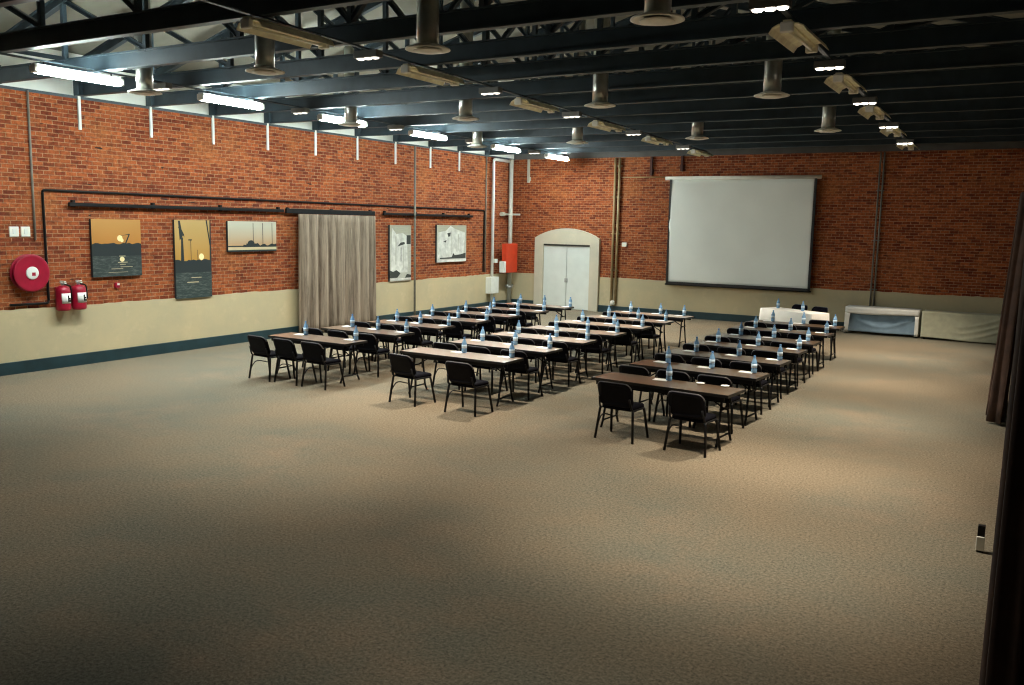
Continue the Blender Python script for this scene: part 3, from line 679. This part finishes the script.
for bn, B in BLK.items():
    for r in range(7):
        tx = B['x'] + (0.05 if bn == 'left' and r == 0 else 0) - (0.0 if bn != 'right' else 0.045*r); ty = B['far'][r]-TD/2; rz = B['rot'][r]
        which = ('nearest table' if r == 0 else '%s table back' % ORD[r])
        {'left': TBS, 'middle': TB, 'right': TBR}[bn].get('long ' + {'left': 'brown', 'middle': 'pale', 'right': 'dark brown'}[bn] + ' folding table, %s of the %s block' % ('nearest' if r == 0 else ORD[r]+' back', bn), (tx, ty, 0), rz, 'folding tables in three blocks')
        ca, sa = math.cos(rz), math.sin(rz)
        def on(u, v): return (tx+u*ca-v*sa, ty+u*sa+v*ca)
        for k, u in enumerate(B['off']):
            if r == 6 and k == 2: continue
            if r == 0 and bn != 'left' and k == 1: continue
            d = -0.64 if r == 0 else -0.66
            uu = u + rj.uniform(-0.015, 0.015); a = rj.uniform(-0.04, 0.04)
            if r == 0:
                uu = {'left': (-0.56, 0.09, 0.76), 'middle': (-0.40, 0, 0.74), 'right': (-0.35, 0, 0.70)}[bn][k]
                a = {'left': (-0.08, -0.05, -0.03), 'middle': (-0.12, 0, -0.03), 'right': (0.03, 0, 0.0)}[bn][k]
                if bn == 'right': d = -0.60
                if bn == 'middle': d = -0.78+(-.06 if k else 0)
            x, y = on(uu, d)
            CH.get('black padded chair, %s seat at the %s of the %s block' % (SEATS[k], which, bn), (x, y, 0), rz+a, 'black stacking chairs')
        us = (-0.58, 0.16, 0.86) if r else {'left': (-0.45, None, 0.76), 'middle': (-0.05, None, 0.86), 'right': (-0.05, None, None)}[bn]
        for k, u in enumerate(us):
            if u is None: continue
            v = 0.20+rj.uniform(-0.04, 0.03)
            if r: u += rj.uniform(-0.05, 0.05)
            x, y = on(u, v)
            side = SEATS[k] if (r or bn != 'right') else 'only'
            BT.get('blue-tinted water bottle, %s one on the %s of the %s block' % (side, which, bn), (x, y, TH), rj.uniform(0, 6), 'water bottles on the tables')
            x, y = on(u-0.11, v-0.03)
            PD.get('white note pad beside the %s bottle on the %s of the %s block' % (side, which, bn), (x, y, TH), rz+rj.uniform(-0.15, 0.15)+PI/2, 'white note pads on the tables')
x, y = 11.98, -15.05
SC.get('small white saucer on the nearest right table, left of the pair', (11.98, -15.2, TH), 0, 'white saucers on the nearest right table')
SC.get('small white saucer on the nearest right table, near its right end', (12.33, -15.2, TH), 0, 'white saucers on the nearest right table')
CH.get('black padded chair beyond the seventh table of the right block', (11.74, -5.60, 0), 0.02, 'black stacking chairs')

# presenters' table, angled, under a white cloth
px, py, pr = 10.51, -3.02, math.radians(-29)
TBP.get('angled folding table hidden under the white cloth near the screen', (px, py, 0), pr, 'folding tables in three blocks')
mb = MB(); hw, hd = 0.88, TD/2+0.03
def ring(z, fl, wob):
    p = []; n = 96
    for i in range(n):
        s = i/n*4; k = int(s); f = s-k
        c = [(-1, -1), (1, -1), (1, 1), (-1, 1), (-1, -1)]
        x = (c[k][0]+(c[k+1][0]-c[k][0])*f); y = (c[k][1]+(c[k+1][1]-c[k][1])*f)
        o = fl+wob*math.sin(i*1.9)
        p.append(mb.bm.verts.new((x*(hw+o), y*(hd+o), z)))
    return p
rs = [ring(TH+0.008, -0.012, 0), ring(TH-0.005, 0.0, 0), ring(0.5, 0.012, 0.006), ring(0.16, 0.025, 0.014)]
for a, b in zip(rs, rs[1:]):
    for i in range(96): mb._f([a[i], a[(i+1) % 96], b[(i+1) % 96], b[i]], True)
mb._f(rs[0])
cl = solidify(mb.build('tablecloth', M_CLOTH, None, (px, py, 0), pr), 0.004)
tag(cl, 'white cloth over the angled table in front of the screen', 'tablecloth')
cp, sp_ = math.cos(pr), math.sin(pr)
def onp(u, v): return (px+u*cp-v*sp_, py+u*sp_+v*cp)
for u, lab in ((-0.56, 'black chair behind the white-clothed table, left of the two'), (0.13, 'black chair behind the white-clothed table, right of the two')):
    x, y = onp(u, 0.62); CH.get(lab, (x, y, 0), pr+PI+0.05, 'black stacking chairs')
for u, lab in ((-0.6, 'water bottle on the white-clothed table, left one'), (0.25, 'water bottle on the white-clothed table, right one')):
    x, y = onp(u, 0.05); BT.get(lab, (x, y, TH+0.012), 0, 'water bottles on the tables')

# draped tables against the back wall
t = thing('draped_table', 'white-topped table with blue-grey cloth hung inside, against back wall', 'table', (0, 0, 0))
x0, x1, yf, yb = 11.46, 13.36, -0.92, -0.30
mb = MB()
def front(a, b):
    x = x0+(x1-x0)*a; z = 0.755-0.17*b-0.02*math.sin(a*5)*b
    return (x, yf-0.006-0.008*math.sin(a*31)*b, z)
mb.grid(40, 3, front)
mb.box((x0, yf, 0.735), (x1, yb, 0.757), 0.004)
for xa in (x0, x1):
    mb.grid(8, 6, lambda a, b, xa=xa: (xa+0.012*math.sin(a*9)*(1-b), yf+(yb-yf)*a, 0.05+0.70*b))
mb.grid(6, 6, lambda a, b: (x0-0.005+0.14*a*(0.75+0.25*b), yf-0.01, 0.05+0.54*b)); mb.grid(6, 6, lambda a, b: (x1+0.005-0.09*a, yf-0.01, 0.05+0.54*b))
solidify(mb.build('white_cloth', M_CLOTH, t), 0.006)
mb = MB()
def inner(a, b):
    sag = 0.05*(1-4*(a-0.5)**2)*(1-b)
    return (x0+0.06+(x1-x0-0.12)*a, yf+0.06+0.05*math.sin(PI*b)+0.03*math.sin(a*9+b*4)*(1-b)-0.03*math.exp(-((b-0.25-2.2*(a-0.5)**2)/0.06)**2), 0.07+sag*0+0.66*b)
mb.grid(36, 18, inner); solidify(mb.build('hanging_cloth', M_BLUECLOTH, t), 0.006)
for xa in (x0+0.05, x1-0.05):
    for ya in (yf+0.18, yb-0.05): MB().tube([(xa, ya, 0), (xa, ya, 0.735)], 0.018, 8).build('leg', M_BLACK, t)
t = thing('draped_table', 'cream-draped table at the right end of the back wall', 'table', (0, 0, 0))
x0b, x1b = 13.44, 15.55
mb = MB()
def front2(a, b):
    x = x0b+(x1b-x0b)*a
    sw = 0.0
    for k in (0.30, 0.52, 0.74): # swags gathered towards the right end
        q = b-(0.85-k+1.0*k*(a-0.1)**2*1.2) if False else b-(k-0.25+0.75*max(0, a-0.45)**1.4*1.6)
        sw += math.exp(-(q/0.05)**2)*max(0, a-0.3)
    hem = 0.06+0.05*math.sin(a*PI)*-1+0.03*math.sin(a*5)
    return (x, yf-0.02-0.05*sw-0.012*math.sin(a*13+b*3)*(1-b)-0.05*(1-b)*math.sin(a*3), max(0.03, hem)+(0.745-max(0.03, hem))*b)
mb.grid(60, 30, front2); mb.box((x0b, yf-0.02, 0.73), (x1b, yb, 0.75), 0.004)
for xa in (x0b, x1b): mb.grid(8, 6, lambda a, b, xa=xa: (xa+0.012*math.sin(a*9)*(1-b), yf-0.02+(yb-yf+0.02)*a, 0.05+0.69*b))
solidify(mb.build('cream_cloth', M_CREAM, t), 0.006)
for xa in (x0b+0.08, x1b-0.08):
    for ya in (yf+0.1, yb-0.05): MB().tube([(xa, ya, 0), (xa, ya, 0.73)], 0.018, 8).build('leg', M_BLACK, t)

# ------------------------------------------------------------------ right side curtains
t = thing('curtain_rail', 'black curtain rail along the right wall', 'rail', (0, 0, 0))
MB().box((15.80, -23.2, 3.51), (15.86, -8.0, 3.58), 0.006).build('track', M_BLACK, t)
for y in (-20, -16.5, -13, -9.0): MB().box((15.82, y-0.03, 3.52), (XR, y+0.03, 3.57)).build('bracket', M_BLACK, t)
def rc(y0, y1, folds, seed, label, base, amp, lean=0.0):
    o = solidify(curtain_sheet(y0, y1, 0.03, 3.50, base, amp, folds, seed, lambda u, d, z: (d, u, z), 0.4, lean).build('curtain', M_BROWNCURT, fixn=False), 0.008)
    return tag(o, label, 'curtain', 'brown curtains on the right')
rc(-12.0, -9.7, 9, 21, 'dark brown curtain on the right, the farther one', 15.54, 0.09, 0.15)
rc(-23.0, -13.4, 30, 5, 'brown curtain at the right edge, the nearer one', 15.82, 0.05)
t = thing('wall_socket', 'small white socket at the foot of the nearer right curtain', 'socket', (15.62, -18.1, 0.0))
box((-0.03, -0.03, 0.0), (0.03, 0.03, 0.25), 0.004).build('post', M_BLACK, t)
box((-0.035, -0.048, 0.02), (0.035, -0.028, 0.15), 0.006).build('plate', M_WHITE, t)
